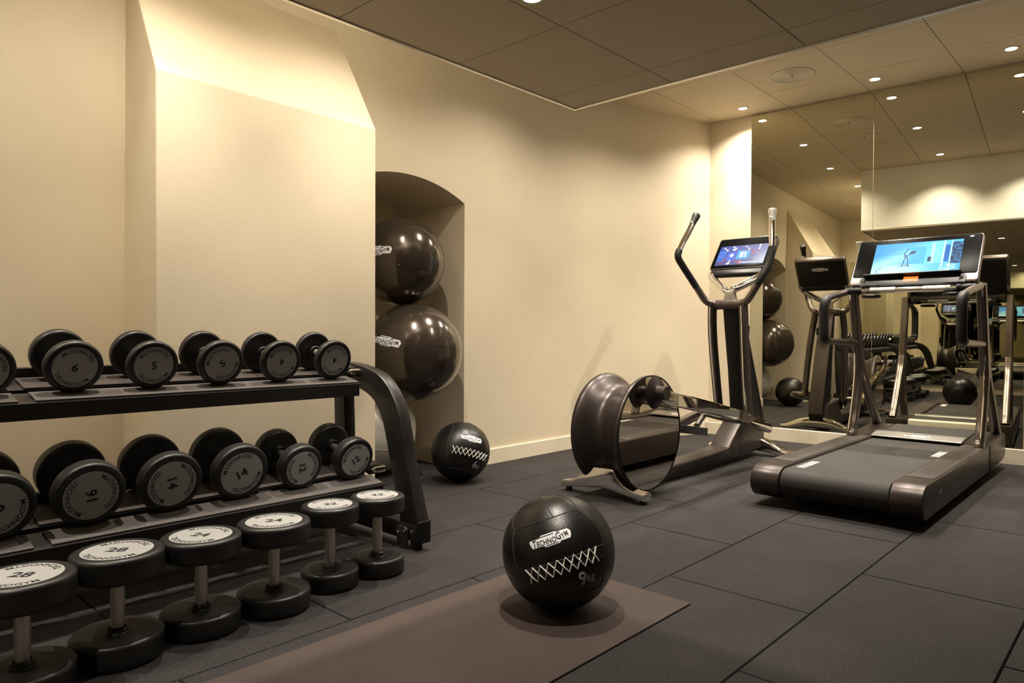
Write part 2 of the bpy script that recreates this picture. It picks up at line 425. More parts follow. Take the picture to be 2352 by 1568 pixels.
bm = bmesh.new(); skirt(bm, [(p.x, p.y) for p in pl][:1]+[(3.6, WY)]+[(p.x, p.y) for p in bend if p.x < 5.60]); struct('baseboard_left', bm, 'skirt', 0, recalc=False)
bm = bmesh.new(); skirt(bm, [(NX0, NYB), (NX1, NYB)]); skirt(bm, [(NX1, NYB), (NX1, WY)]); struct('baseboard_niche', bm, 'skirt', 0, recalc=False)
bm = bmesh.new(); skirt(bm, [(XL, WY), (PL, WY)]); struct('baseboard_far_left', bm, 'skirt', 0, recalc=False)
bm = bmesh.new(); skirt(bm, [(mx(2.91), 2.91), (mx(-2.3), -2.3)], t=.018, h=.102); struct('baseboard_right', bm, 'skirt', 0, recalc=False)
# ---- wall behind the camera with its own mirror, and the side wall
XBK = -.80
bm = bmesh.new(); quad(bm, (XBK, 3.3, -.03), (XBK, 3.3, ZT), (XBK, -2.3, ZT), (XBK, -2.3, -.03)); quad(bm, (XBK-.2, 3.3, -.03), (XBK-.2, -2.3, -.03), (XBK-.2, -2.3, ZT), (XBK-.2, 3.3, ZT))
struct('wall_back', bm, 'wall', 0, recalc=False)
bm = bmesh.new(); quad(bm, (XL, -1.9, -.03), (XL, -1.9, ZT), (6, -1.9, ZT), (6, -1.9, -.03)); quad(bm, (XL, -2.1, -.03), (6, -2.1, -.03), (6, -2.1, ZT), (XL, -2.1, ZT))
struct('wall_side', bm, 'dkwall', 0, recalc=False)
t = thing('wall_mirror', (XBK+.012, 0, .1), 'large mirror on the opposite wall, seen only by reflection beside the treadmill', 'mirror')
bm = bmesh.new(); box(bm, XBK+.004, XBK+.012, .25, 3.235, .10, 2.0); finish('mirror_glass', bm, 'mirror2', t, 0)

# ---- ceiling fittings
D_ = math.radians
def downlight(x, y, z, power, lab, r=.032, spot=1.5, blend=1.0, cone=.012, aim=0, core=0):
    t = thing('downlight', (x, y, z), lab, 'ceiling light', 'recessed downlights')
    bm = bmesh.new(); lathe(bm, [(r+.012, .0), (r+.012, -.003), (r+.009, -.004), (r+.001, -.0025), (r, .006)], (x, y, z), 'Z', 32); finish('trim_ring', bm, 'grille', t)
    bm = bmesh.new(); lathe(bm, [(0, -.0010), (r*.6, -.0016), (r, -.0008)], (x, y, z), 'Z', 32); finish('lens', bm, 'lamp', t)
    ld = bpy.data.lights.new('downlight_beam', 'SPOT'); ld.energy = power; ld.color = LIGHT_COL; ld.spot_size = spot; ld.spot_blend = blend; ld.shadow_soft_size = cone
    lo = bpy.data.objects.new('downlight_beam', ld); COL.objects.link(lo); lo.parent = t; lo.location = (0, 0, -.012); lo.rotation_euler = (0, D_(aim), 0)
    if core:
        ld = bpy.data.lights.new('downlight_core', 'SPOT'); ld.energy = core; ld.color = LIGHT_COL; ld.spot_size = D_(74); ld.spot_blend = 1; ld.shadow_soft_size = cone
        lo = bpy.data.objects.new('downlight_core', ld); COL.objects.link(lo); lo.parent = t; lo.location = (0, 0, -.014)
    return t
SP = math.radians(108)
NOTE = {
 (5.40, 2.515): 'round downlight in the high ceiling nearest the wall corner, above the elliptical trainer',
 (5.405, 1.54): 'round downlight in the high ceiling close to the mirror, above the treadmill console',
 (5.405, .745): 'round downlight in the high ceiling close to the mirror, rightmost in the photo',
 (4.39, 2.45): 'round downlight over the elliptical, seen in the mirror behind the first one from the corner',
 (4.39, 1.50): 'round downlight over the treadmill deck, seen in the mirror left of the pale bulkhead top',
 (4.40, .72): 'round downlight right of the treadmill, seen near the right edge of the mirror',
 (3.22, 2.48): 'round downlight in front of the arched niche, third along the wall in the mirror',
 (3.22, 1.45): 'round downlight next to the white bulkhead, seen right above it in the mirror',
 (3.22, .70): 'round downlight next to the white bulkhead, at its right end in the mirror',
 (2.04, 2.44): 'round downlight over the right end of the plaster pier, last one seen in the mirror',
 (.98, 2.44): 'round downlight over the left end of the plaster pier',
 (-.2, 2.55): 'round downlight over the left wall beyond the pier',
}
for (x, y), lab in NOTE.items():
    downlight(x, y, ZC, P_WALL if x < 2.5 else P_HIGH*(.50 if y > 2 else (.62 if x < 3.3 else 1)), lab, spot=math.radians(138) if y > 2 else SP, aim=5 if (abs(x-3.22) < .01 and y < 2) else 0, core=(88 if x < 2.5 else 95) if y > 2 else 0)
for (x, y), lab in {(1.81, 1.60): 'round downlight in the underside of the dropped ceiling, cut by the photo top edge',
                    (-.29, 1.40): 'round downlight in the dropped ceiling seen small in the mirror above the treadmill'}.items():
    downlight(x, y, ZB, P_LOW, lab, spot=math.radians(80))
downlight(1.28, 1.02, ZB, 80, 'extra downlight added in the dropped ceiling just above the frame to light the 9 kg ball', spot=math.radians(70))  # added lamp, brightens the badge and lacing of the near medicine ball
def speaker(x, y, z, r, lab):
    t = thing('ceiling_speaker', (x, y, z), lab, 'speaker', 'ceiling speakers')
    bm = bmesh.new(); lathe(bm, [(r, 0), (r, -.004), (r-.004, -.006), (r-.010, -.005)], (x, y, z), 'Z', 48); finish('rim', bm, 'grille', t)
    bm = bmesh.new(); pr_ = [(0, -.004)]; k = .006
    while k < r-.010: pr_ += [(k, -.0045), (k+.003, -.003)]; k += .008
    lathe(bm, pr_+[(r-.009, -.004)], (x, y, z), 'Z', 48); finish('grille', bm, 'grille', t)
    bm = bmesh.new(); lathe(bm, [(0, -.008), (.006, -.008), (.006, -.004)], (x, y, z), 'Z', 16); finish('centre_cap', bm, 'seam', t)
speaker(4.935, 1.94, ZC, .148, 'round white speaker grille in the high ceiling above the mirror')
speaker(4.39, 1.92, ZC, .105, 'smaller round ceiling grille, seen only in the mirror below the larger one')
speaker(1.43, .80, ZB, .10, 'round grille in the dropped ceiling, seen in the mirror at the right edge')

# ================================================================== DUMBBELLS
def dumbbell(w_, R, T, gap, hr=.0145, tall=False, lab='', group=''):
    """axis along local Y, origin on the axis at the centre; label faces -Y (and +Y)"""
    t = thing('dumbbell', (0, 0, 0), lab, 'dumbbell', group)
    h2 = gap/2
    for sgn in (-1, 1):
        bm = bmesh.new()
        e = min(.014, T*.36)
        prof = fillet([(.020, h2-.012), (.026, h2-.010, .003), (.028, h2+.001, .003), (R*.62, h2+.001), (R, h2, e), (R, h2+T, e), (R*.80, h2+T), (R*.77, h2+T-.0015), (0, h2+T-.0015)], 5)
        lathe(bm, [(r, sgn*h) for r, h in prof], segs=72)
        hd = finish('weight_head', bm, 'pu', t)
        bm = bmesh.new(); yb = sgn*(h2+T-.0010); rl = R*.765
        lathe(bm, [(0, yb), (rl*.5, yb), (rl, yb), (rl, yb-sgn*.002)], segs=64, mi=0)
        fx = 1 if sgn < 0 else -1
        def pt(x, y): return (x*fx, yb+sgn*.0004, y)
        vs, fs, wd, hg = text2d(str(w_), R*.42, .026, 1.1); put2d(bm, vs, fs, pt, 1)
        vs, fs, wd, hg = text2d('TECHNOGYM', R*.20, .014, 1.15)
        rr = rl*.93; k = min(1., (rr*1.62)/wd)
        for flip in (0, PI):
            def arc(x, y, flip=flip):
                a = -PI/2+x*k/(rr-hg)+flip; q = rr-hg/2-y; return pt(q*math.cos(a), q*math.sin(a))
            put2d(bm, vs, fs, arc, 1)
        finish('end_label', bm, ['label', 'ink'], hd, 0)
    bm = bmesh.new()
    lathe(bm, [(hr*.95, -h2-.002), (hr*.97, -h2*.8), (hr*1.08, 0), (hr*.97, h2*.8), (hr*.95, h2+.002)], segs=32)
    finish('handle', bm, 'steel' if not tall else 'steel', t)
    return t
def place(o, loc, rx=0., roll=0., rz=0.):
    o.location = loc
    o.rotation_mode = 'QUATERNION'
    q = Matrix.Rotation(rz, 3, 'Z') @ Matrix.Rotation(rx, 3, 'X') @ Matrix.Rotation(roll, 3, 'Y')
    o.rotation_quaternion = q.to_quaternion()
D = math.radians
TILT = D(12)
def row(spec, y, zc, dx, x_first, Tf, group, where):
    """spec: weight, R, T, gap, [rolls]"""
    x = x_first
    for w_, R, T, gap, items in spec:
        src = None
        for roll, lab in items:
            if src is None: src = dumbbell(w_, R, T, gap, lab=lab, group=group); o = src
            else: o = copy_tree(src); o['label'] = lab
            L_ = gap/2+T; cy = y+L_*math.cos(TILT); cz = zc(R)+L_*math.sin(TILT)
            place(o, (x, cy, cz), TILT, D(roll)); x -= dx
    return
UP_G = 'dumbbells on the upper shelf of the rack'; LO_G = 'dumbbells on the lower shelf of the rack'; FL_G = 'dumbbells standing on the floor'
# surface of upper shelf at its front (y=2.5): z .660 ; lower (y=2.35): .270
row([(4, .0815, .032, .125, [(190, 'black 4 kg dumbbell at the right end of the upper shelf, by the curved arm'), (170, 'second 4 kg dumbbell from the right, upper shelf, number upside down')]),
     (5, .0825, .036, .125, [(-35, 'black 5 kg dumbbell on the upper shelf, number tilted to the left'), (0, 'black 5 kg dumbbell on the upper shelf, number standing upright')]),
     (6, .0835, .040, .125, [(14, 'black 6 kg dumbbell on the upper shelf, fifth from the right'), (40, 'dumbbell cut by the left edge of the photo on the upper shelf')]),
     (7, .085, .042, .125, [(10, 'upper shelf dumbbell left of the frame, seventh from the curved arm'), (100, 'upper shelf dumbbell left of the frame, eighth from the curved arm')]),
     (8, .087, .044, .125, [(50, 'upper shelf dumbbell left of the frame, ninth from the curved arm'), (5, 'upper shelf dumbbell left of the frame, last in the row')])],
    2.50, lambda R: .6612+R/math.cos(TILT)*1.0, .2345, 1.617, 0, UP_G, '')
row([(12, .0845, .052, .128, [(-35, 'black 12 kg dumbbell at the right end of the lower shelf, number rising rightwards'), (78, 'second 12 kg dumbbell from the right, lower shelf, number turned downwards')]),
     (14, .0985, .050, .128, [(-28, 'black 14 kg dumbbell on the lower shelf, number slanting upwards'), (80, 'black 14 kg dumbbell on the lower shelf, number turned downwards')]),
     (16, .0990, .056, .128, [(-98, 'black 16 kg dumbbell on the lower shelf, fifth from the right'), (-50, 'large dumbbell cut by the left edge of the photo on the lower shelf')]),
     (18, .101, .060, .128, [(10, 'lower shelf dumbbell left of the frame, seventh from the curved arm'), (90, 'lower shelf dumbbell left of the frame, eighth from the curved arm')]),
     (20, .103, .062, .128, [(45, 'lower shelf dumbbell left of the frame, ninth from the curved arm'), (0, 'lower shelf dumbbell left of the frame, last in the row')])],
    2.35, lambda R: .2684+R/math.cos(TILT)*1.0, .2345, 1.618, 0, LO_G, '')
fl_spec = [(22, .0965, .062, .154, [((1.5200, 2.0760), 20, '22 kg dumbbell on the floor, right end of the row by the rack foot'), ((1.3270, 2.0790), 22, '22 kg dumbbell on the floor, second from the right')]),
           (24, .1108, .062, .150, [((1.098, 2.036), 12, '24 kg dumbbell on the floor, third from the right'), ((.875, 2.045), -8, '24 kg dumbbell on the floor, fourth from the right')]),
           (28, .1130, .068, .148, [((.648, 2.030), 3, '28 kg dumbbell on the floor, fifth from the right'), ((.426, 1.985), 3, '28 kg dumbbell on the floor cut by the left edge of the photo')]),
           (32, .1195, .070, .148, [((.170, 2.02), 10, 'floor dumbbell left of the frame, seventh from the rack foot'), ((-.085, 2.02), 0, 'floor dumbbell left of the frame, last in the row')])]
for w_, R, T, gap, items in fl_spec:
    src = None
    for (x, y), rz, lab in items:
        if src is None: src = dumbbell(w_, R, T, gap, hr=.0165, tall=True, lab=lab, group=FL_G); o = src
        else: o = copy_tree(src); o['label'] = lab
        place(o, (x, y, gap/2+T), D(-90), 0, YAW-PI/2+D(rz))

# ================================================================== RACK
rk = thing('dumbbell_rack', (.55, 2.45, 0), 'long black two-shelf dumbbell rack with curved arms standing against the plaster wall', 'rack')
def c3(pts, n=6): return [(p.x, p.y) for p in smooth_path([(a, b, 0) for a, b in pts], n)]
def side_frame(x0, x1, s):
    outer = c3([(2.135, .100), (2.215, .346), (2.240, .45), (2.272, .545), (2.325, .625), (2.40, .682), (2.50, .712), (2.62, .728), (2.73, .728)])
    inner = c3([(2.73, .645), (2.62, .632), (2.52, .614), (2.452, .586), (2.410, .550), (2.378, .500), (2.350, .423), (2.325, .336), (2.255, .100)])
    bm = bmesh.new(); prism(bm, outer+inner, x0, x1, 'X', .006); finish('curved_arm', bm, 'frame', rk)
    bm = bmesh.new(); prism(bm, [(2.655, .640), (2.735, .640), (2.722, .30), (2.70, .08), (2.62, .08), (2.640, .30)], x0, x1, 'X', .005); finish('rear_post', bm, 'frame', rk)
    bm = bmesh.new(); box(bm, x0, x1, 2.145, 2.74, .034, .102, .004); finish('base_beam', bm, 'frame', rk)
    bm = bmesh.new(); box(bm, x0-.004, x1+.004, 2.134, 2.150, .030, .116, .003); finish('end_cap', bm, 'plastic', rk)
    for yy in (2.185, 2.70):
        bm = bmesh.new(); lathe(bm, [(0, .0), (.024, .0), (.026, .006), (.022, .034), (0, .034)], ((x0+x1)/2, yy, 0), 'Z', 24); finish('foot_pad', bm, 'gripb', rk)
    if s:
        bm = bmesh.new(); prism(bm, [(2.20, .012), (2.262, .012), (2.262, .075), (2.250, .088), (2.212, .088), (2.20, .078)], x0-.012, x0, 'X', .002); bk = finish('foot_bracket', bm, 'black', rk)
        bm = bmesh.new()
        for yy, zz in ((2.212, .070), (2.252, .060), (2.165, .078)): lathe(bm, [(0, -.006), (.005, -.005), (.006, 0)], (x0-.012, yy, zz), 'X', 12)
        finish('bolt', bm, 'chrome', rk)
for x0, x1, s in ((1.762, 1.818, 1), (-.718, -.662, 1)): side_frame(x0, x1, s)
ct, stt = math.cos(TILT), math.sin(TILT)
def tilted(bm, y, z, s0, s1, n0, n1, xa, xb, bev=.0015, mi=0):
    """box in the tilted shelf frame: s along the slope, n normal"""
    poly = [(y+s0*ct-n0*stt, z+s0*stt+n0*ct), (y+s1*ct-n0*stt, z+s1*stt+n0*ct), (y+s1*ct-n1*stt, z+s1*stt+n1*ct), (y+s0*ct-n1*stt, z+s0*stt+n1*ct)]
    prism(bm, poly, xa, xb, 'X', bev, mi)
XR, XLf = 1.722, -.622
for nm, y, z, lip in (('upper', 2.470, .6545, .272), ('lower', 2.305, .2585, .306)):
    bm = bmesh.new()
    # front channel: shelf plate and a deep front lip
    tilted(bm, y, z, -.012, .100, -.010, -.006, XLf, XR)
    prism(bm, [(y-.010, z-.058), (y-.006, z-.058), (y-.006, z-.009), (y-.010, z-.009)], XLf, XR-.012, 'X', .001)
    prism(bm, [(y+.000, z-.055), (y+.050, z-.045), (y+.050, z-.040), (y+.000, z-.050)], XLf, XR-.012, 'X', .001)
    finish('front_rail', bm, 'black', rk)
    bm = bmesh.new()
    tilted(bm, y, z, .135, lip+.018, -.012, -.006, XLf, XR); tilted(bm, y, z, .135, .139, -.045, -.008, XLf, XR)
    tilted(bm, y, z, lip, lip+.018, -.030, .028, XLf, XR, .003)
    finish('rear_rail', bm, 'black', rk)
    for xa in (.30, 1.25, -.35):
        bm = bmesh.new(); tilted(bm, y, z, .05, .20, -.034, -.012, xa, xa+.05); finish('shelf_strut', bm, 'black', rk)
    for (xa, xb) in ((.567, XR-.008), (XLf+.008, .523)):
        bm = bmesh.new(); tilted(bm, y, z, -.002, .092, -.006, 0, xa, xb, .001); finish('front_shelf_mat', bm, 'shelfmat', rk)
        bm = bmesh.new(); tilted(bm, y, z, .138, lip-.010, -.006, 0, xa, xb, .001); finish('rear_shelf_mat', bm, 'shelfmat2', rk)
    for xa, sg in ((XR, 1), (XLf, -1)):
        xs_, xe = (xa-.004, 1.766) if sg > 0 else (-.666, xa+.004)
        bm = bmesh.new(); tilted(bm, y, z, .10, .25, -.006, .035, xs_, xe, .003)
        finish('shelf_bracket', bm, 'black', rk)
        bm = bmesh.new()
        for sp in (.075,):
            yy, zz = y+sp*ct, z+sp*stt+.022
            lathe(bm, [(0, -sg*.022), (.007, -sg*.021), (.009, -sg*.014), (.012, -sg*.010), (.012, 0), (.014, sg*.001), (.014, sg*.04)], (xa+sg*.012, yy, zz), 'X', 20)
        finish('bolt', bm, 'chrome', rk)
bm = bmesh.new(); box(bm, -.665, 1.765, 2.60, 2.66, .05, .11, .004); finish('cross_beam', bm, 'frame', rk)

# ================================================================== YOGA MAT, BALLS
bm = bmesh.new(); box(bm, .22, 2.018, 1.100, 1.712, 0.0002, .0065, .002); o = finish('yoga_mat', bm, 'matt'); tag(o, 'brown-grey exercise mat lying flat on the rubber floor under the 9 kg ball', 'exercise mat')
def wall_ball(loc, r, right, upv, kg, lab, lace_n=9, lace_w=.115):
    """stitched leather ball: panels as seams, a laced mouth, badge and weight"""
    t = thing('medicine_ball', loc, lab, 'medicine ball', 'stitched leather medicine balls')
    c = Vector(loc); fn = on_sphere(c, r, right, upv)
    bm = bmesh.new(); bmesh.ops.create_uvsphere(bm, u_segments=72, v_segments=48, radius=r, matrix=Matrix.Translation(c)); finish('ball_shell', bm, 'leather', t, 60)
    # seams: great panel borders in the label frame
    lines = [[(-.150, .112), (.125, .112)], [(-.150, -.015), (.150, -.015)], [(-.150, .112), (-.150, -.03), (-.135, -.14)], [(.125, .112), (.155, .02), (.140, -.14)],
             [(.02, .112), (.012, .2), (-.02, .30)], [(-.150, .112), (-.20, .155), (-.25, .2)], [(.125, .112), (.16, .17), (.17, .24)],
             [(-.135, -.140), (.140, -.140)], [(-.02, -.048), (.150, -.048)], [(-.150, -.060), (-.07, -.060)], [(0, -.14), (0, -.25)], [(-.30, .02), (-.25, .2), (-.12, .30), (-.02, .30), (.17, .24), (.26, .1), (.30, -.06)]]
    bm = bmesh.new()
    for ln in lines:
        pts = []
        for (xa, ya), (xb, yb) in zip(ln, ln[1:]):
            nn = 10
            for k in range(nn): pts.append(fn(xa+(xb-xa)*k/nn, ya+(yb-ya)*k/nn, .0002))
        pts.append(fn(*ln[-1], .0002)); sweep(bm, pts, .0015, 6)
    finish('panel_seam', bm, 'thread', t)
    # mouth: strip of dark mesh under the lace
    bm = bmesh.new(); vs, fs = grid2d(-.148, .150, lambda x: -.018, lambda x: -.052, 40, 3); put2d(bm, vs, fs, lambda x, y: fn(x, y, .0007), 0); finish('mouth_strip', bm, 'leather2', t, 60)
    bm = bmesh.new(); n = lace_n
    for ph in (0, 1):
        pts = []
        for k in range(n+1):
            x = -lace_w+2*lace_w*k/n; y = -.033+(.021 if (k+ph) % 2 else -.021); pts.append((x, y, .0032))
            if k < n: xn = x+lace_w/n; pts.append((xn, -.033, .0050 if ph else .0036))
        sweep(bm, [fn(*p) for p in pts], .0024, 8)
    finish('lace', bm, 'cord', t)
    bm = bmesh.new(); badge(bm, .135, lambda x, y, l: fn(x-.012, y+.050, l), .0006, 0, 1); finish('maker_badge', bm, ['white', 'ink'], t, 0)
    bm = bmesh.new(); vs, fs, wd, hg = text2d(str(kg), .060, .022, 1.0); put2d(bm, vs, fs, lambda x, y: fn(x+.050, y-.088, .0006)); 
    vs, fs, wd2, hg2 = text2d('kg', .036, .012, .95); put2d(bm, vs, fs, lambda x, y: fn(x+.053+wd/2+wd2/2, y-.096, .0006)); finish('weight_marking', bm, 'greyp', t, 0)
    return t
def ball_dir(loc, yaw_off, tilt_up, roll):
    """label frame for a ball: looking from the camera, turned by yaw_off, leaned back by tilt_up, rolled"""
    v = (Vector((0, 0, CAM_H))-Vector(loc)).normalized()
    a = math.atan2(v.y, v.x)+D(yaw_off); e = D(tilt_up)
    out = Vector((math.cos(a)*math.cos(e), math.sin(a)*math.cos(e), math.sin(e)))
    right = Vector((-math.sin(a), math.cos(a), 0)); u = out.cross(right)
    rr = right*math.cos(D(roll))+u*math.sin(D(roll)); return rr, out.cross(rr)
L9 = (1.702, 1.384, .1815); rr, uu = ball_dir(L9, 1, 14, 19); wall_ball(L9, .175, rr, uu, 9, 'black leather 9 kg medicine ball with white lacing on the exercise mat')
L6 = (2.785, 3.000, .1705); rr, uu = ball_dir(L6, 25, 16, -19); wall_ball(L6, .1705, rr, uu, 6, 'black leather 6 kg medicine ball with white lacing in front of the niche')
def stab_ball(loc, r, m, lab, badge_dir=None, roll=0):
    t = thing('exercise_ball', loc, lab, 'exercise ball', 'inflated exercise balls in the niche')
    c = Vector(loc); bm = bmesh.new(); bmesh.ops.create_uvsphere(bm, u_segments=96, v_segments=64, radius=r); bmesh.ops.rotate(bm, matrix=Matrix.Rotation(D(roll), 3, 'X'), verts=bm.verts); bmesh.ops.translate(bm, vec=c, verts=bm.verts)
    sh = finish('ball_skin', bm, m, t, 60)
    bm = bmesh.new(); pts = [c+Matrix.Rotation(D(roll), 3, 'X') @ Vector((r*math.cos(a), r*math.sin(a), 0)) for a in [2*PI*k/96 for k in range(96)]]
    sweep(bm, pts, .0010, 6, closed=True); finish('mould_seam', bm, m, t)
    bm = bmesh.new(); lathe(bm, [(0, .002), (.008, .002), (.010, 0), (.010, -.004)], c+Vector((0, r*.6, r*.8)), 'Z', 16); finish('valve_plug', bm, 'plastic', t)
    if badge_dir:
        rr, uu = ball_dir(loc, *badge_dir); fn = on_sphere(c, r, rr, uu); bm = bmesh.new(); badge(bm, .20, fn, .0007, 0, 1); finish('maker_badge', bm, ['white', 'ink'], t, 0)
    return t
stab_ball((2.664, 3.405, 1.286), .2655, 'ball', 'dark brown inflated exercise ball, topmost in the arched niche', (-33, 9, 3), 12)
stab_ball((2.665, 3.285, .743), .289, 'ball', 'large dark brown exercise ball bulging out of the niche under the top one', (-34, 14, -10), -8)
stab_ball((2.560, 3.547, .2645), .264, 'ball2', 'silver-grey exercise ball at the bottom of the niche behind the rack arm', None, 20)

# ================================================================== TREADMILL
YC = 1.15
tm = thing('treadmill', (4.4, YC, 0), 'brown-grey treadmill with a large lit screen standing in front of the mirror', 'treadmill')
YR_, YL_ = .765, 1.540
def side_poly(xf, xb):
    # (x,z) outline of a side rail; rear end rounded
    pts = []
    for k in range(13):
        a = PI/2+PI*k/12*.86; pts.append((3.520+.085*1.15*math.cos(a), .118+.082*math.sin(a)))
    return pts
rear = side_poly(0, 0)
poly = rear+[(3.62, .046), (4.97, .050), (4.97, .200)]
for (ya, yb) in ((YR_, .900), (1.398, YL_)):
    bm = bmesh.new(); prism(bm, poly, ya, yb, 'Y', .006, 0, 3); rl = finish('side_rail', bm, 'bronze', tm)
    bm = bmesh.new(); box(bm, 3.66, 4.94, ya+.012, yb-.012, .1995, .2022, .001); finish('foot_tread', bm, 'rail', rl)
# front hood: two shoulders and the cover
hood = [(4.975, .048), (5.42, .060), (5.50, .085), (5.515, .15), (5.50, .225), (5.44, .232), (5.10, .215), (4.975, .201)]
for (ya, yb) in ((YR_-.004, .905), (1.393, YL_+.004)):
    bm = bmesh.new(); prism(bm, hood, ya, yb, 'Y', .012, 0, 3); finish('front_shoulder', bm, 'bronze', tm)
bm = bmesh.new(); prism(bm, [(5.01, .195), (5.10, .220), (5.47, .232), (5.47, .19), (5.1, .12), (5.01, .12)], .906, 1.392, 'Y', .004); finish('motor_cover', bm, 'hoodb', tm)
bm = bmesh.new(); prism(bm, [(5.47, .07), (5.512, .09), (5.520, .15), (5.505, .222), (5.47, .232)], .906, 1.392, 'Y', .004); finish('front_panel', bm, 'panel', tm)
bm = bmesh.new(); prism(bm, fillet([(4.925, .205), (4.925, .211, .004), (5.02, .228, .01), (5.085, .226, .008), (5.09, .20)], 3), .900, 1.402, 'Y', .004); fb = finish('front_bar', bm, 'silver', tm)
bm = bmesh.new()
def barf(x, y, l=0.):
    return Vector((4.975+y*.98, 1.150-x, .2190+y*.175+l+.0005))
badge(bm, .15, barf, .0006, 0, 1); finish('maker_badge', bm, ['white', 'ink'], fb, 0)
# belt wrapped on the rear roller
bm = bmesh.new(); pts = [(4.93, .190)]
for k in range(13):
    a = PI/2+PI*k/12; pts.append((3.505+.070*math.cos(a), .120+.070*math.sin(a)))
pts += [(4.93, .050)]
top = pts; inn = [(x, z) for x, z in pts]
V0 = [bm.verts.new((x, .906, z)) for x, z in pts]; V1 = [bm.verts.new((x, 1.392, z)) for x, z in pts]
for i in range(len(pts)-1): bm.faces.new((V0[i], V0[i+1], V1[i+1], V1[i]))
bm.faces.new(V0[::-1]); bm.faces.new(V1)
belt = finish('running_belt', bm, 'belt', tm, 60)
for (xa, ys) in ((3.575, (1.325, 1.366)), (4.40, (.908, .951))):
    bm = bmesh.new()
    for dx_, wd in ((0, .006), (.022, .012), (.046, .022), (.088, .045), (.148, .022), (.186, .012), (.212, .006)):
        box(bm, xa+dx_, xa+dx_+wd, ys[0], ys[1], .1902, .1908)
    finish('belt_marking', bm, 'cord', belt, 0)
bm = bmesh.new(); box(bm, 3.80, 5.30, .85, 1.45, .018, .060, .01)
finish('chassis', bm, 'plastic', tm)
for x, y in ((4.05, .88), (4.05, 1.42), (5.25, .86), (5.25, 1.44)):
    bm = bmesh.new(); lathe(bm, [(0, 0), (.028, 0), (.030, .006), (.022, .025), (0, .03)], (x, y, 0), 'Z', 24); finish('foot', bm, 'gripb', tm)
bm = bmesh.new(); badge(bm, .085, lambda x, y, l: Vector((3.74+x, YR_-.0005-l, .135+y)), .0005, 0, 1); finish('maker_badge', bm, ['greyp', 'ink'], tm, 0)
# A-frames
for sgn, y in ((-1, .800), (1, 1.505)):
    bm = bmesh.new()
    main = smooth_path([(4.865, y, 1.155), (4.915, y, 1.00), (4.965, y, .84), (5.005, y, .68), (5.02, y, .60)], 6)
    sweep(bm, main, [(.026, .030+.012*min(1, k/12)) for k in range(len(main))], 16, sect='rect', upv=(0, 1, 0))
    rearl = smooth_path([(5.015, y, .66), (4.985, y, .52), (4.935, y, .36), (4.895, y, .27), (4.870, y, .195)], 6)
    sweep(bm, rearl, [(.026, .030-.006*k/len(rearl)+(.010 if k > len(rearl)-4 else 0)) for k in range(len(rearl))], 16, sect='rect', upv=(0, 1, 0))
    frl = smooth_path([(5.025, y, .68), (5.09, y, .58), (5.20, y, .47), (5.33, y, .33), (5.44, y, .22)], 6)
    sweep(bm, frl, [(.026, .028+(.006 if k > len(frl)-4 else 0)) for k in range(len(frl))], 16, sect='rect', upv=(0, 1, 0))
    fr = finish('side_upright', bm, 'bronze2', tm, 50)
    bm = bmesh.new(); yi = y+sgn*.0
    sweep(bm, smooth_path([(4.848, y+sgn*.010, 1.13), (4.893, y+sgn*.010, 1.00), (4.936, y+sgn*.010, .84), (4.965, y+sgn*.010, .70), (4.966, y+sgn*.010, .60), (4.946, y+sgn*.010, .50), (4.906, y+sgn*.010, .37), (4.868, y+sgn*.010, .27), (4.846, y+sgn*.010, .205)], 6), .010, 10)
    finish('chrome_edge', bm, 'chrome', fr)
    # looped side handle
    bm = bmesh.new(); arm = smooth_path([(4.86, y, 1.145), (4.72, y, 1.125), (4.50, y, 1.095), (4.385, y, 1.070), (4.352, y, 1.035)], 6); sweep(bm, arm, .021, 16); sweep(bm, smooth_path([(4.352, y, .855), (4.385, y, .825), (4.50, y, .815), (4.97, y, .805)], 6), [(.020)]*19, 16)
    hd = finish('side_handle', bm, 'bronze2', tm, 60)
    bm = bmesh.new(); sweep(bm, smooth_path([(4.395, y, 1.073), (4.352, y, 1.045), (4.345, y, .95), (4.352, y, .85), (4.395, y, .824)], 7), .0265, 20); finish('padded_grip', bm, 'gripb', hd, 60)
# console
CB, CT = Vector((4.78, YC, 1.18)), Vector((4.98, YC, 1.466)); cu = (CT-CB).normalized(); cn = Vector((-cu.z, 0, cu.x))    # cn faces the runner
def cp(a, b, d=0.): return CB+Vector((0, -a, 0))+cu*b+cn*d      # a: to the viewer's right
def rrect(w0, w1, h0, h1, r, n=5):
    out = []
    for cx_, cy_, a0 in ((w1-r, h1-r, 0), (w0+r, h1-r, PI/2), (w0+r, h0+r, PI), (w1-r, h0+r, 3*PI/2)):
        for k in range(n+1): a = a0+PI/2*k/n; out.append((cx_+r*math.cos(a), cy_+r*math.sin(a)))
    return out
def slab(bm, poly, fn, d0, d1, bev=0., mi=0):
    A = [bm.verts.new(fn(x, y, d0)) for x, y in poly]; B = [bm.verts.new(fn(x, y, d1)) for x, y in poly]; n = len(poly)
    fs = [bm.faces.new(A), bm.faces.new(B[::-1])]
    for i in range(n): fs.append(bm.faces.new((A[i], B[i], B[(i+1) % n], A[(i+1) % n])))
    bmesh.ops.recalc_face_normals(bm, faces=fs)
    if bev:
        es = set(e for f in fs[:2] for e in f.edges); rr_ = bmesh.ops.bevel(bm, geom=list(es), offset=bev, segments=2, profile=.5, affect='EDGES'); fs = [f for f in fs if f.is_valid]+list(rr_['faces'])
    for f in fs:
        if f.is_valid: f.material_index = mi
bm = bmesh.new(); slab(bm, rrect(-.347, .347, -.01, .352, .022), cp, -.045, .0, .004); con = finish('console', bm, 'bronze2', tm)
bm = bmesh.new(); slab(bm, rrect(-.340, .340, .048, .347, .016), cp, -.004, .0015, .0008); finish('glass_front', bm, 'gloss', con)
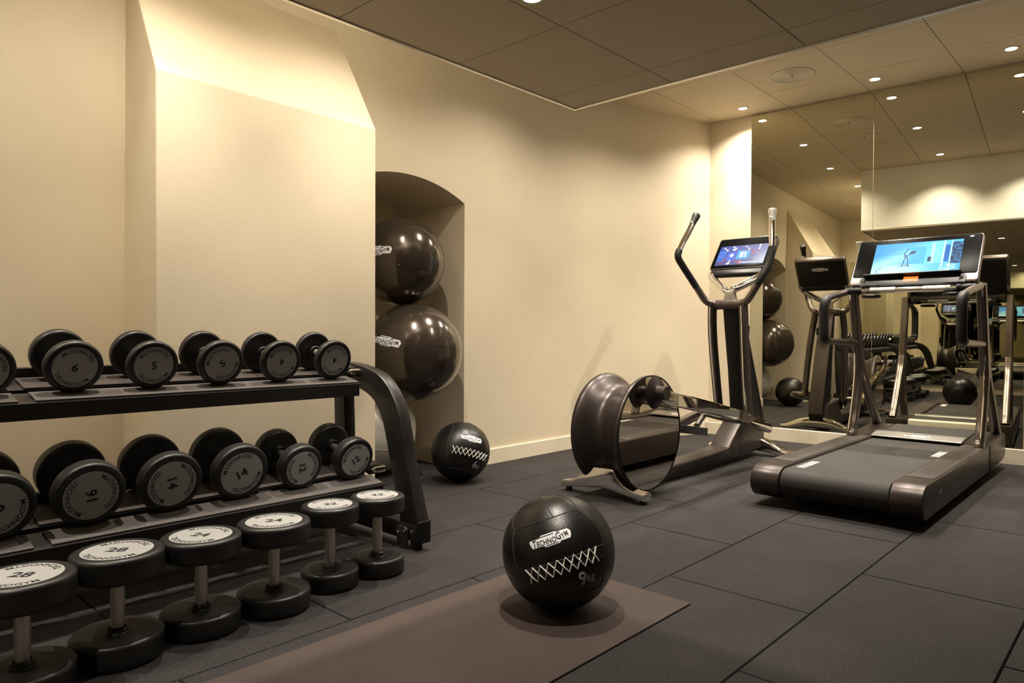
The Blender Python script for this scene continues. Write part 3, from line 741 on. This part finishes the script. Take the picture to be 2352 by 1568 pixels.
bm = bmesh.new(); slab(bm, rrect(-.325, .325, .02, .335, .02), cp, -.050, -.044, .002); finish('rear_cover', bm, 'plastic', con)
bm = bmesh.new(); slab(bm, rrect(-.29, .29, -.028, .046, .02), cp, -.03, .004, .003); tr = finish('control_strip', bm, 'plastic', con)
bm = bmesh.new(); slab(bm, [(-.265, .040), (.262, .046), (.262, .050), (-.265, .046)], cp, .002, .035); finish('reading_ledge', bm, 'plastic', con)
bm = bmesh.new(); slab(bm, rrect(-.040, .040, .000, .036, .002), cp, .004, .0055); finish('orange_display', bm, 'orange', con)
bm = bmesh.new()
for s_ in (0, PI):
    put2d(bm, *grid2d(-.012, .012, lambda x: .0022, lambda x: -.0022, 4, 1), lambda x, y: cp(.285+x, .330+y, .0022))
put2d(bm, *grid2d(-.006, .006, lambda x: .005, lambda x: .0035, 2, 1), lambda x, y: cp(.285+x, .330+y, .0022)); put2d(bm, *grid2d(-.006, .006, lambda x: -.0035, lambda x: -.005, 2, 1), lambda x, y: cp(.285+x, .330+y, .0022))
finish('console_emblem', bm, 'white', con, 0)
# lit picture of the treadmill screen: a pale blue room with a machine (vertex coloured, emissive)
def screen_mat(name, st):
    m, nt, b = nodes(name); setp(b, (.004, .004, .005), .4, spec=.08); a = nt.nodes.new('ShaderNodeVertexColor'); a.layer_name = 'pic'
    nt.links.new(a.outputs[0], b.inputs['Emission Color']); b.inputs['Emission Strength'].default_value = st; return m
M['screen'] = screen_mat('screen_picture', 1.25)
def screen(name, fn, w0, w1, h0, h1, nx, ny, colour, parent, lift=.0022, gam=1.):
    bm = bmesh.new(); cl = bm.loops.layers.float_color.new('pic'); g = [[bm.verts.new(fn(w0+(w1-w0)*i/nx, h0+(h1-h0)*j/ny, lift)) for j in range(ny+1)] for i in range(nx+1)]
    for i in range(nx):
        for j in range(ny):
            f = bm.faces.new((g[i][j], g[i+1][j], g[i+1][j+1], g[i][j+1]))
            for lp, (a, b) in zip(f.loops, ((i, j), (i+1, j), (i+1, j+1), (i, j+1))):
                c = [q**gam for q in colour((i+.5)/nx, (j+.5)/ny)]; lp[cl] = (*c, 1)
    return finish(name, bm, 'screen', parent, 0)
def mixc(a, b, t): t = max(0, min(1, t)); return tuple(x+(y-x)*t for x, y in zip(a, b))
def seg(px, py, x0, y0, x1, y1):
    dx_, dy_ = x1-x0, y1-y0; t = max(0, min(1, ((px-x0)*dx_+(py-y0)*dy_)/(dx_*dx_+dy_*dy_))); return math.hypot(px-x0-t*dx_, (py-y0-t*dy_)*.55)
rnd = random.Random(3); NZ = [[rnd.random() for _ in range(64)] for _ in range(64)]
def nz(u, v, s): return NZ[int(u*s) % 64][int(v*s) % 64]
def pic1(u, v):
    c = mixc((.10, .42, .82), (.16, .60, .92), u*1.2)
    c = mixc(c, (.52, .84, .98), max(0, 1-abs(v-(.25+u*.9))*3.2)*(1-u)*1.0)      # light shaft
    if v < .33: c = mixc(mixc((.40, .78, .96), (.12, .52, .88), u), (.66, .86, .80), max(0, 1-math.hypot(u-.22, v-.05)*2.2))
    if .42 < u < .60 and .33 < v < .84: c = mixc(c, (.05, .48, .86), .7)
    if .60 < u < .70 and .33 < v < .95: c = (.22, .66, .92) if u < .66 else (.50, .86, .98)
    if .55 < u < .82 and .33 < v < .96 and u > .70: c = (.30, .76, .95)
    if .795 < u < .81 and v > .28: c = (.75, .95, 1)
    if .81 < u < .87 and .36 < v < .86: c = (.02, .22, .55)
    if .885 < u and .30 < v < .93: c = mixc((.005, .03, .10), (.10, .42, .72), nz(u, v, 61)**2)
    if .875 < u < .885: c = (.55, .85, .95)
    if .635 < u < .675 and .38 < v < .52: c = (.01, .06, .18)
    if .66 < v < .665 and u < .45: c = (.08, .45, .8)
    for s_ in (((.36, .30), (.375, .58)), ((.43, .25), (.395, .58)), ((.375, .60), (.40, .60)), ((.355, .66), (.40, .82)), ((.355, .66), (.38, .56)), ((.41, .60), (.46, .72)), ((.415, .31), (.33, .29))):
        if seg(u, v, *s_[0], *s_[1]) < .0062: c = (.02, .10, .32)
    if abs(u-.455-(v-.69)*.35) < .030 and .64 < v < .73: c = (.03, .08, .22)
    d = math.hypot((u-.12)*1.0, (v-.16)*.55)
    if abs(d-.055) < .005 and u < .13: c = (.18, .40, .55)
    if .0 < v < .09 and u < .12: c = (.10, .22, .30)
    if .10 < v < .30 and .78 < u < .96 and nz(u, v, 37) > .45: c = mixc(c, (.75, .93, .98), .6)
    return c
screen('lit_screen', cp, -.238, .246, .050, .313, 150, 78, pic1, con, gam=1.5)
# front handlebar with heart-rate sleeves and the two round cup rings
bm = bmesh.new(); BXc, BZc = 4.735, 1.132; sweep(bm, [(BXc, YL_-.06, BZc), (BXc, 1.2, BZc), (BXc, 1.1, BZc), (BXc, YR_+.06, BZc)], .0165, 20); hb = finish('front_handlebar', bm, 'chrome', tm, 60)
for ya, yb in ((1.36, 1.22), (1.07, .93)):
    bm = bmesh.new(); sweep(bm, [(BXc, ya, BZc), (BXc, yb, BZc)], .0185, 20); finish('pulse_sensor', bm, 'steel', hb, 60)
for y in (1.455, .845):
    bm = bmesh.new(); sweep(bm, [(BXc, y+.052, BZc), (BXc, y-.045, BZc)], .022, 20); finish('bar_sleeve', bm, 'plastic', hb, 60)
    bm = bmesh.new(); sweep(bm, [(BXc, y, BZc), (4.80, y, 1.145), (4.87, y, 1.15)], .020, 14); finish('bar_bracket', bm, 'bronze', hb, 60)
for y in (1.36, .915):
    for nm, dz, r in (('cup_ring', .030, .046), ('cup_base', -.035, .046)):
        bm = bmesh.new(); q = [Vector((BXc+.012+r*math.cos(a), y+r*math.sin(a), BZc+dz)) for a in [2*PI*k/32 for k in range(32)]]; sweep(bm, q, .0055 if dz > 0 else .010, 10, closed=True)
        if dz < 0: lathe(bm, [(0, -.006), (r, -.006), (r, -.002), (0, -.002)], (BXc+.012, y, BZc+dz), 'Z', 32)
        finish(nm, bm, 'plastic', hb, 60)
bm = bmesh.new()
for y in (1.40, .90): sweep(bm, smooth_path([(4.80, y, 1.19), (4.815, y+(.05 if y > 1.1 else -.05), 1.165), (4.855, 1.49 if y > 1.1 else .81, 1.145)], 5), .026, 14)
finish('console_arm', bm, 'bronze2', tm, 60)

# ================================================================== ELLIPTICAL TRAINER
EY = 2.165
el = thing('elliptical_trainer', (4.0, EY, 0), 'bronze and chrome elliptical trainer with a round mirror-faced flywheel in front of the corner', 'elliptical trainer')
DX, DZ = 3.20, .338
bm = bmesh.new(); y0, y1 = 1.985, 2.285
lathe(bm, fillet([(.300, y0+.004), (.303, y0+.020, .008), (.285, y0+.045, .02), (.236, y0+.125, .05), (.228, y0+.17, .03), (.246, y0+.205, .02), (.290, y0+.245, .02), (.306, y0+.275, .02), (.300, y1, .012), (.27, y1+.006), (0, y1+.006)], 6), (DX, 0, DZ), 'Y', 96)
dr = finish('flywheel_drum', bm, 'bronze', el, 60)
bm = bmesh.new(); lathe(bm, [(.297, y0+.006), (.303, y0+.002), (.303, y0-.004), (.297, y0-.005)], (DX, 0, DZ), 'Y', 96); finish('black_rim', bm, 'plastic', dr, 60)
bm = bmesh.new(); lathe(bm, [(0, y0-.002), (.2, y0-.002), (.297, y0-.002), (.298, y0+.004)], (DX, 0, DZ), 'Y', 96); finish('mirror_disc', bm, 'dkmirror', dr, 40)
bm = bmesh.new(); lathe(bm, [(.246, y0+.21), (.2475, y0+.212), (.246, y0+.214)], (DX, 0, DZ), 'Y', 96); finish('drum_joint', bm, 'seam', dr)
# crank boss, crank disc, stub
def crank(yf, s, cx_, cz_):
    bm = bmesh.new(); sweep(bm, [(cx_, yf, cz_), (cx_, yf+s*.045, cz_)], .030, 24); sweep(bm, [(cx_, yf+s*.045, cz_), (cx_, yf+s*.05, cz_)], .034, 24)
    lathe(bm, [(0, yf+s*.045), (.035, yf+s*.045), (.082, yf+s*.050), (.085, yf+s*.054), (.080, yf+s*.058), (.045, yf+s*.068), (.033, yf+s*.080), (0, yf+s*.080)], (cx_, 0, cz_), 'Y', 48)
    sweep(bm, [(cx_, yf+s*.06, cz_), (cx_, yf+s*.125, cz_)], .036, 28)
    return finish('crank', bm, 'bronze', el, 45)
crank(y0, -1, 3.155, .556); crank(y1, 1, 3.25, .13)
link = [(3.185, .572), (3.307, .543), (3.479, .516), (4.142, .384), (4.43, .300), (4.518, .255), (4.512, .232), (4.485, .218), (4.218, .288), (4.083, .330), (3.855, .369), (3.518, .436), (3.4, .457), (3.250, .480), (3.150, .510), (3.150, .560)]
bm = bmesh.new(); prism(bm, link, 1.880, 1.930, 'Y', .004, 0, 2); lk = finish('drive_link', bm, 'polish', el, 30); lk['label'] = 'mirror-polished near drive link'
bm = bmesh.new(); prism(bm, [(3.30, .535), (3.479, .508), (4.142, .376), (4.30, .325), (4.16, .312), (3.855, .377), (3.518, .444), (3.30, .482)], 1.8785, 1.8800, 'Y'); finish('bright_inlay', bm, 'polish', lk, 0)
flink = [(3.21, .165), (3.50, .180), (4.2, .262), (4.66, .330), (4.72, .318), (4.72, .285), (4.40, .232), (4.0, .190), (3.50, .115), (3.22, .095)]
bm = bmesh.new(); prism(bm, flink, 2.41, 2.46, 'Y', .006); finish('drive_link', bm, 'bronze2', el, 30)
def pedal(cx_, cy_, cz_, pitch):
    bm = bmesh.new(); L2, W2 = .185, .070
    R_ = Matrix.Rotation(D(pitch), 4, 'Y'); T_ = Matrix.Translation((cx_, cy_, cz_))
    def f(x, y, z): return T_ @ R_ @ Vector((x, y, z))
    prm = rrect(-L2, L2, -W2, W2, .045, 6)
    A = [bm.verts.new(f(x, y, -.018)) for x, y in prm]; B = [bm.verts.new(f(x, y, .032)) for x, y in prm]
    C_ = [bm.verts.new(f(x*.93, y*.86, .034)) for x, y in prm]; E_ = [bm.verts.new(f(x*.92, y*.84, .004)) for x, y in prm]; n = len(prm)
    bm.faces.new(A)
    for P_, Q_ in ((A, B), (B, C_), (C_, E_)):
        for i in range(n): bm.faces.new((P_[i], P_[(i+1) % n], Q_[(i+1) % n], Q_[i]))
    bm.faces.new(E_[::-1]); p = finish('pedal', bm, 'gripb', el, 40)
    bm = bmesh.new()
    for k in range(9):
        x = -L2*.75+k*L2*1.5/8; a, b, c, d = f(x-.006, -W2*.7, .0045), f(x+.006, -W2*.7, .0045), f(x+.006, W2*.7, .0045), f(x-.006, W2*.7, .0045)
        lo = [bm.verts.new(q) for q in (a, b, c, d)]; hi = [bm.verts.new(q+Vector((0, 0, .004))) for q in (a, b, c, d)]
        bm.faces.new(hi)
        for i in range(4): bm.faces.new((lo[i], lo[(i+1) % 4], hi[(i+1) % 4], hi[i]))
    finish('tread_insert', bm, 'hoodb', p, 0)
    return p
pedal(4.20, 2.325, .215, 9); pedal(4.08, 1.995, .345, 12)
bm = bmesh.new(); sweep(bm, smooth_path([(4.34, 2.33, .235), (4.48, 2.35, .295), (4.60, 2.38, .310)], 5), .020, 14); finish('pedal_arm', bm, 'bronze2', el, 60)
bm = bmesh.new(); sweep(bm, [(4.24, 1.99, .315), (4.30, 1.95, .315), (4.34, 1.92, .318)], .018, 14); finish('pedal_arm', bm, 'bronze2', el, 60)
# floor frame
bm = bmesh.new()
prism(bm, [(3.30, .030), (4.62, .030), (4.86, .055), (4.90, .10), (4.86, .24), (4.52, .26), (4.44, .20), (4.34, .115), (4.10, .098), (3.62, .092), (3.50, .130), (3.44, .20), (3.30, .20)], 2.095, 2.235, 'Y', .012, 0, 3)
fr = finish('base_frame', bm, 'bronze', el, 35)
bm = bmesh.new(); badge(bm, .075, lambda x, y, l: Vector((3.53+x, 2.094-l, .115+y)), .0005, 0, 1); finish('maker_badge', bm, ['greyp', 'ink'], fr, 0)
def foot_bar(xc, ya, yb, wx, zmid, nm, mid):
    bm = bmesh.new(); pts = smooth_path([(xc, ya, .030), (xc, ya+.07, .034), (xc, ya+(yb-ya)*.30, .070), (xc, (ya+yb)/2, zmid), (xc, ya+(yb-ya)*.70, .070), (xc, yb-.07, .034), (xc, yb, .030)], 6)
    n = len(pts); sweep(bm, pts, [(.020+.030*math.sin(PI*k/(n-1))**2, wx) for k in range(n)], 16, sect='rect', upv=(0, 0, 1))
    o = finish(nm, bm, 'chrome', el, 50)
    for y in (ya+.03, yb-.03):
        bm = bmesh.new(); lathe(bm, [(0, 0), (.017, 0), (.018, .006), (.015, .016), (0, .016)], (xc, y, 0), 'Z', 20); finish('foot_pad', bm, 'gripb', o)
    return o
bm = bmesh.new(); prism(bm, fillet([(1.900, .020), (1.898, .056, .008), (1.995, .066, .05), (2.060, .110, .04), (2.085, .158, .02), (2.265, .158, .02), (2.290, .110, .04), (2.345, .068, .05), (2.425, .056, .01), (2.428, .020), (2.33, .030, .06), (2.165, .058, .10), (2.00, .030, .06), (1.900, .020)][:-1], 5), 3.005, 3.078, 'X', .013, 0, 3)
rf = finish('rear_foot', bm, 'chrome', el, 50)
for y in (1.925, 2.40):
    bm = bmesh.new(); lathe(bm, [(0, 0), (.017, 0), (.018, .006), (.015, .021), (0, .021)], (3.042, y, 0), 'Z', 20); finish('foot_pad', bm, 'gripb', rf)
foot_bar(4.865, 1.885, 2.490, .042, .078, 'front_foot', 0)
bm = bmesh.new(); prism(bm, [(3.072, .06), (3.32, .05), (3.32, .12), (3.22, .14), (3.10, .15), (3.072, .14)], 2.06, 2.25, 'Y', .015); finish('rear_block', bm, 'bronze2', el)
# column
bm = bmesh.new(); prism(bm, [(4.505, 1.045), (4.590, 1.050), (4.66, .86), (4.80, .55), (4.925, .27), (4.945, .16), (4.90, .10), (4.66, .10), (4.645, .20), (4.622, .36), (4.585, .62), (4.530, .90)], 2.125, 2.235, 'Y', .016, 0, 3)
finish('column', bm, ['plastic'], el)
bm = bmesh.new(); prism(bm, [(4.600, 1.040), (4.675, .86), (4.815, .55), (4.940, .27), (4.960, .16), (4.915, .095), (4.900, .10), (4.940, .165), (4.915, .27), (4.795, .55), (4.655, .86), (4.585, 1.040)], 2.122, 2.238, 'Y', .003); finish('column_cover', bm, 'bronze', el)
# pivot tube
bm = bmesh.new(); sweep(bm, [(4.505, 2.275, 1.058), (4.505, 2.085, 1.058)], .034, 28); finish('pivot_tube', bm, 'bronze2', el, 60)
# swinging arms
def swing(y, pts_low, pts_up, tip, lab):
    bm = bmesh.new(); lo = smooth_path(pts_low, 6); sweep(bm, lo, [(.024, .032) for _ in lo], 16, sect='rect', upv=(0, 1, 0)); a = finish('swing_arm', bm, 'bronze', el, 60)
    bm = bmesh.new(); upp = smooth_path(pts_up, 7); n = len(upp); sweep(bm, upp, [.026-.006*min(1, k/n*1.8) for k in range(n)], 18); finish('handle_tube', bm, 'bronze2', a, 60)
    k0 = int(n*.42); k1 = int(n*.70)
    bm = bmesh.new(); sweep(bm, upp[k0-7:k1+1], .0235, 18); finish('foam_grip', bm, 'gripb', a, 60)
    bm = bmesh.new(); sweep(bm, upp[k1:-4], .0205, 18); finish('pulse_sleeve', bm, 'chrome', a, 60)
    bm = bmesh.new(); d = (upp[-1]-upp[-5]); q = [upp[-5]+d*t for t in (0, .35, .7, 1.0, 1.25, 1.32)]; sweep(bm, q, [.0205, .0215, .024, .0275, .0275, .022], 18); c = finish('grip_cap', bm, 'gripb' if lab else 'steel', a, 50)
    bm = bmesh.new(); side = Vector((-1, 0, 0)); p = upp[-5]+d*.3+side*.0195; lathe(bm, [(0, -.006), (.006, -.005), (.009, -.002), (.009, .002)], p, 'X', 16); finish('control_knob', bm, 'steel', a)
    bm = bmesh.new(); sweep(bm, [p_+Vector((-.028, 0, 0)) for p_ in lo[1:]], .010, 8); finish('chrome_edge', bm, 'chrome', a, 60)
    return a
swing(2.31, [(4.495, 2.300, 1.060), (4.515, 2.312, .95), (4.555, 2.325, .80), (4.62, 2.335, .56), (4.675, 2.34, .345)],
      [(4.495, 2.285, 1.062), (4.465, 2.335, 1.085), (4.43, 2.375, 1.16), (4.385, 2.405, 1.235), (4.315, 2.43, 1.320), (4.275, 2.445, 1.385), (4.315, 2.442, 1.46), (4.395, 2.43, 1.565), (4.475, 2.423, 1.672)], 0, 1)
swing(2.06, [(4.475, 2.070, 1.060), (4.465, 2.060, .95), (4.462, 2.052, .80), (4.475, 2.045, .56), (4.500, 2.040, .330)],
      [(4.480, 2.080, 1.062), (4.465, 2.035, 1.085), (4.470, 1.985, 1.160), (4.480, 1.945, 1.235), (4.515, 1.915, 1.32), (4.535, 1.905, 1.40), (4.545, 1.908, 1.46), (4.555, 1.912, 1.56), (4.570, 1.918, 1.665)], 0, 0)
# link joints
bm = bmesh.new(); sweep(bm, [(4.675, 2.33, .305), (4.675, 2.445, .305)], .026, 20); sweep(bm, [(4.505, 2.055, .268), (4.505, 1.92, .268)], .024, 20)
sweep(bm, [(4.675, 2.34, .36), (4.675, 2.34, .30)], .030, 16); sweep(bm, [(4.502, 2.04, .345), (4.505, 2.04, .262)], .030, 16)
finish('link_joint', bm, 'bronze2', el, 60)
# console
E0, E1 = Vector((4.640, 2.190, 1.318)), Vector((4.815, 2.190, 1.542)); eu = (E1-E0).normalized(); en = Vector((-eu.z, 0, eu.x))
def ep(a, b, d=0.): return E0+Vector((0, -a, 0))+eu*b+en*d
EH = (E1-E0).length
bm = bmesh.new(); slab(bm, rrect(-.212, .212, -.004, EH+.004, .018), ep, -.050, 0, .004); ec = finish('console', bm, 'bronze2', el)
bm = bmesh.new(); slab(bm, rrect(-.206, .206, .004, EH-.002, .012), ep, -.004, .0015, .0008); finish('glass_front', bm, 'gloss', ec)
bm = bmesh.new(); slab(bm, rrect(-.200, .200, .006, EH-.008, .018), ep, -.056, -.049, .002); rc = finish('rear_cover', bm, 'plastic', ec)
bm = bmesh.new(); badge(bm, .14, lambda x, y, l: ep(-x, y+EH*.66, -.0565-l), .0006, 0, 1); finish('maker_badge', bm, ['greyp', 'ink'], rc, 0)
bm = bmesh.new(); slab(bm, rrect(-.195, .175, -.050, -.004, .014), ep, -.045, -.006, .003); finish('lower_tray', bm, 'plastic', ec)
def pic2(u, v):
    c = mixc((.035, .06, .30), (.16, .17, .30), u*.9+ (0 if v > .4 else .15))
    c = mixc(c, (.06, .045, .09), max(0, .55-v)*1.1*(1-u*.6)); c = mixc(c, (.62, .66, .74), max(0, (u-.72)*3)*max(0, .75-abs(v-.15)*1.3))
    if u < .16 and .2 < v < .75: c = mixc(c, (.05, .22, .72), nz(u, v, 23))
    if .21 < u < .37 and .25 < v < .66: c = (.07, .13, .62)
    if math.hypot((u-.295), (v-.50)*.52) < .042: c = (.62, .82, .88)
    if .40 < u < .655 and .28 < v < .73: c = (.07, .30, .72)
    if .465 < u < .590 and .38 < v < .64:
        c = (.92, .96, 1.)
        x, y = (u-.465)/.125, (v-.38)/.26
        if (.56 < x < .72 and y < .66) or (.44 < x < .86 and .40 < y < .52) or (.60 < x < .86 and .70 < y < .80) or (.56 < x < .70 and .60 < y < .78): c = (.07, .25, .66)
    for (a, b, r) in ((.10, .88, .022), (.16, .78, .026), (.29, .93, .022), (.31, .80, .035), (.34, .86, .02), (.55, .92, .018), (.62, .80, .020), (.27, .10, .030), (.29, .20, .02)):
        if math.hypot(u-a, (v-b)*.5) < r*(.6+.8*nz(u, v, 53)): c = (.85, .88, .98)
    if .815 < u < .842 and .72 < v < 1.: c = (.85, .90, 1.)
    for s_ in (((.40, .20), (.53, .05)), ((.68, .72), (.74, .50)), ((.55, .70), (.66, .84)), ((.10, .08), (.20, .30)), ((.70, .60), (.84, .68))):
        if seg(u, v, *s_[0], *s_[1]) < .014 and nz(u, v, 41) > .25: c = (.40, .06, .07)
    if math.hypot(u-.51, (v-.14)*.5) < .030: c = (.62, .16, .18)
    if .53 < u < .86 and .08 < v < .12: c = (.55, .70, .98)
    return c
screen('lit_screen', ep, -.182, .172, .028, .212, 120, 64, pic2, ec)
# Y-shaped chrome yoke
bm = bmesh.new()
for a, s in ((-.200, 1), (.200, -1)):
    pts = smooth_path([ep(a, .004, -.035), ep(a*.92, -.055, -.025), ep(a*.45, -.150, -.01), ep(a*.16, -.200, .0), Vector((4.535, 2.185, 1.14)), Vector((4.515, 2.18, 1.09))], 6)
    sweep(bm, pts, [(.017+.010*k/len(pts), .023) for k in range(len(pts))], 14, sect='rect', upv=(1, 0, 0))
yk = finish('console_yoke', bm, 'chrome', el, 60)
bm = bmesh.new(); prism(bm, [(2.140, 1.085), (2.222, 1.085), (2.212, 1.135), (2.225, 1.165), (2.18, 1.150), (2.136, 1.165), (2.150, 1.135)], 4.490, 4.540, 'X', .004); finish('yoke_plate', bm, 'steel', yk)
# bottle in its holder behind the column
bm = bmesh.new(); lathe(bm, fillet([(0, .0), (.033, .0, .006), (.034, .12, .01), (.020, .165, .01), (.014, .17), (.014, .185)], 4), (4.74, 2.19, .86), 'Z', 28); b = finish('water_bottle', bm, 'water'); tag(b, 'clear water bottle held behind the elliptical column, seen in the mirror', 'bottle')
bm = bmesh.new(); lathe(bm, [(0, .0), (.017, 0), (.017, .022), (0, .022)], (4.74, 2.19, 1.045), 'Z', 24); finish('bottle_cap', bm, 'plastic', b)
bm = bmesh.new(); lathe(bm, [(0, -.006), (.041, -.006), (.043, .06), (.0385, .06), (.037, -.001), (0, -.001)], (4.74, 2.19, .856), 'Z', 28); sweep(bm, [(4.67, 2.19, .87), (4.702, 2.19, .87)], .012, 10); finish('bottle_holder', bm, 'plastic', el)
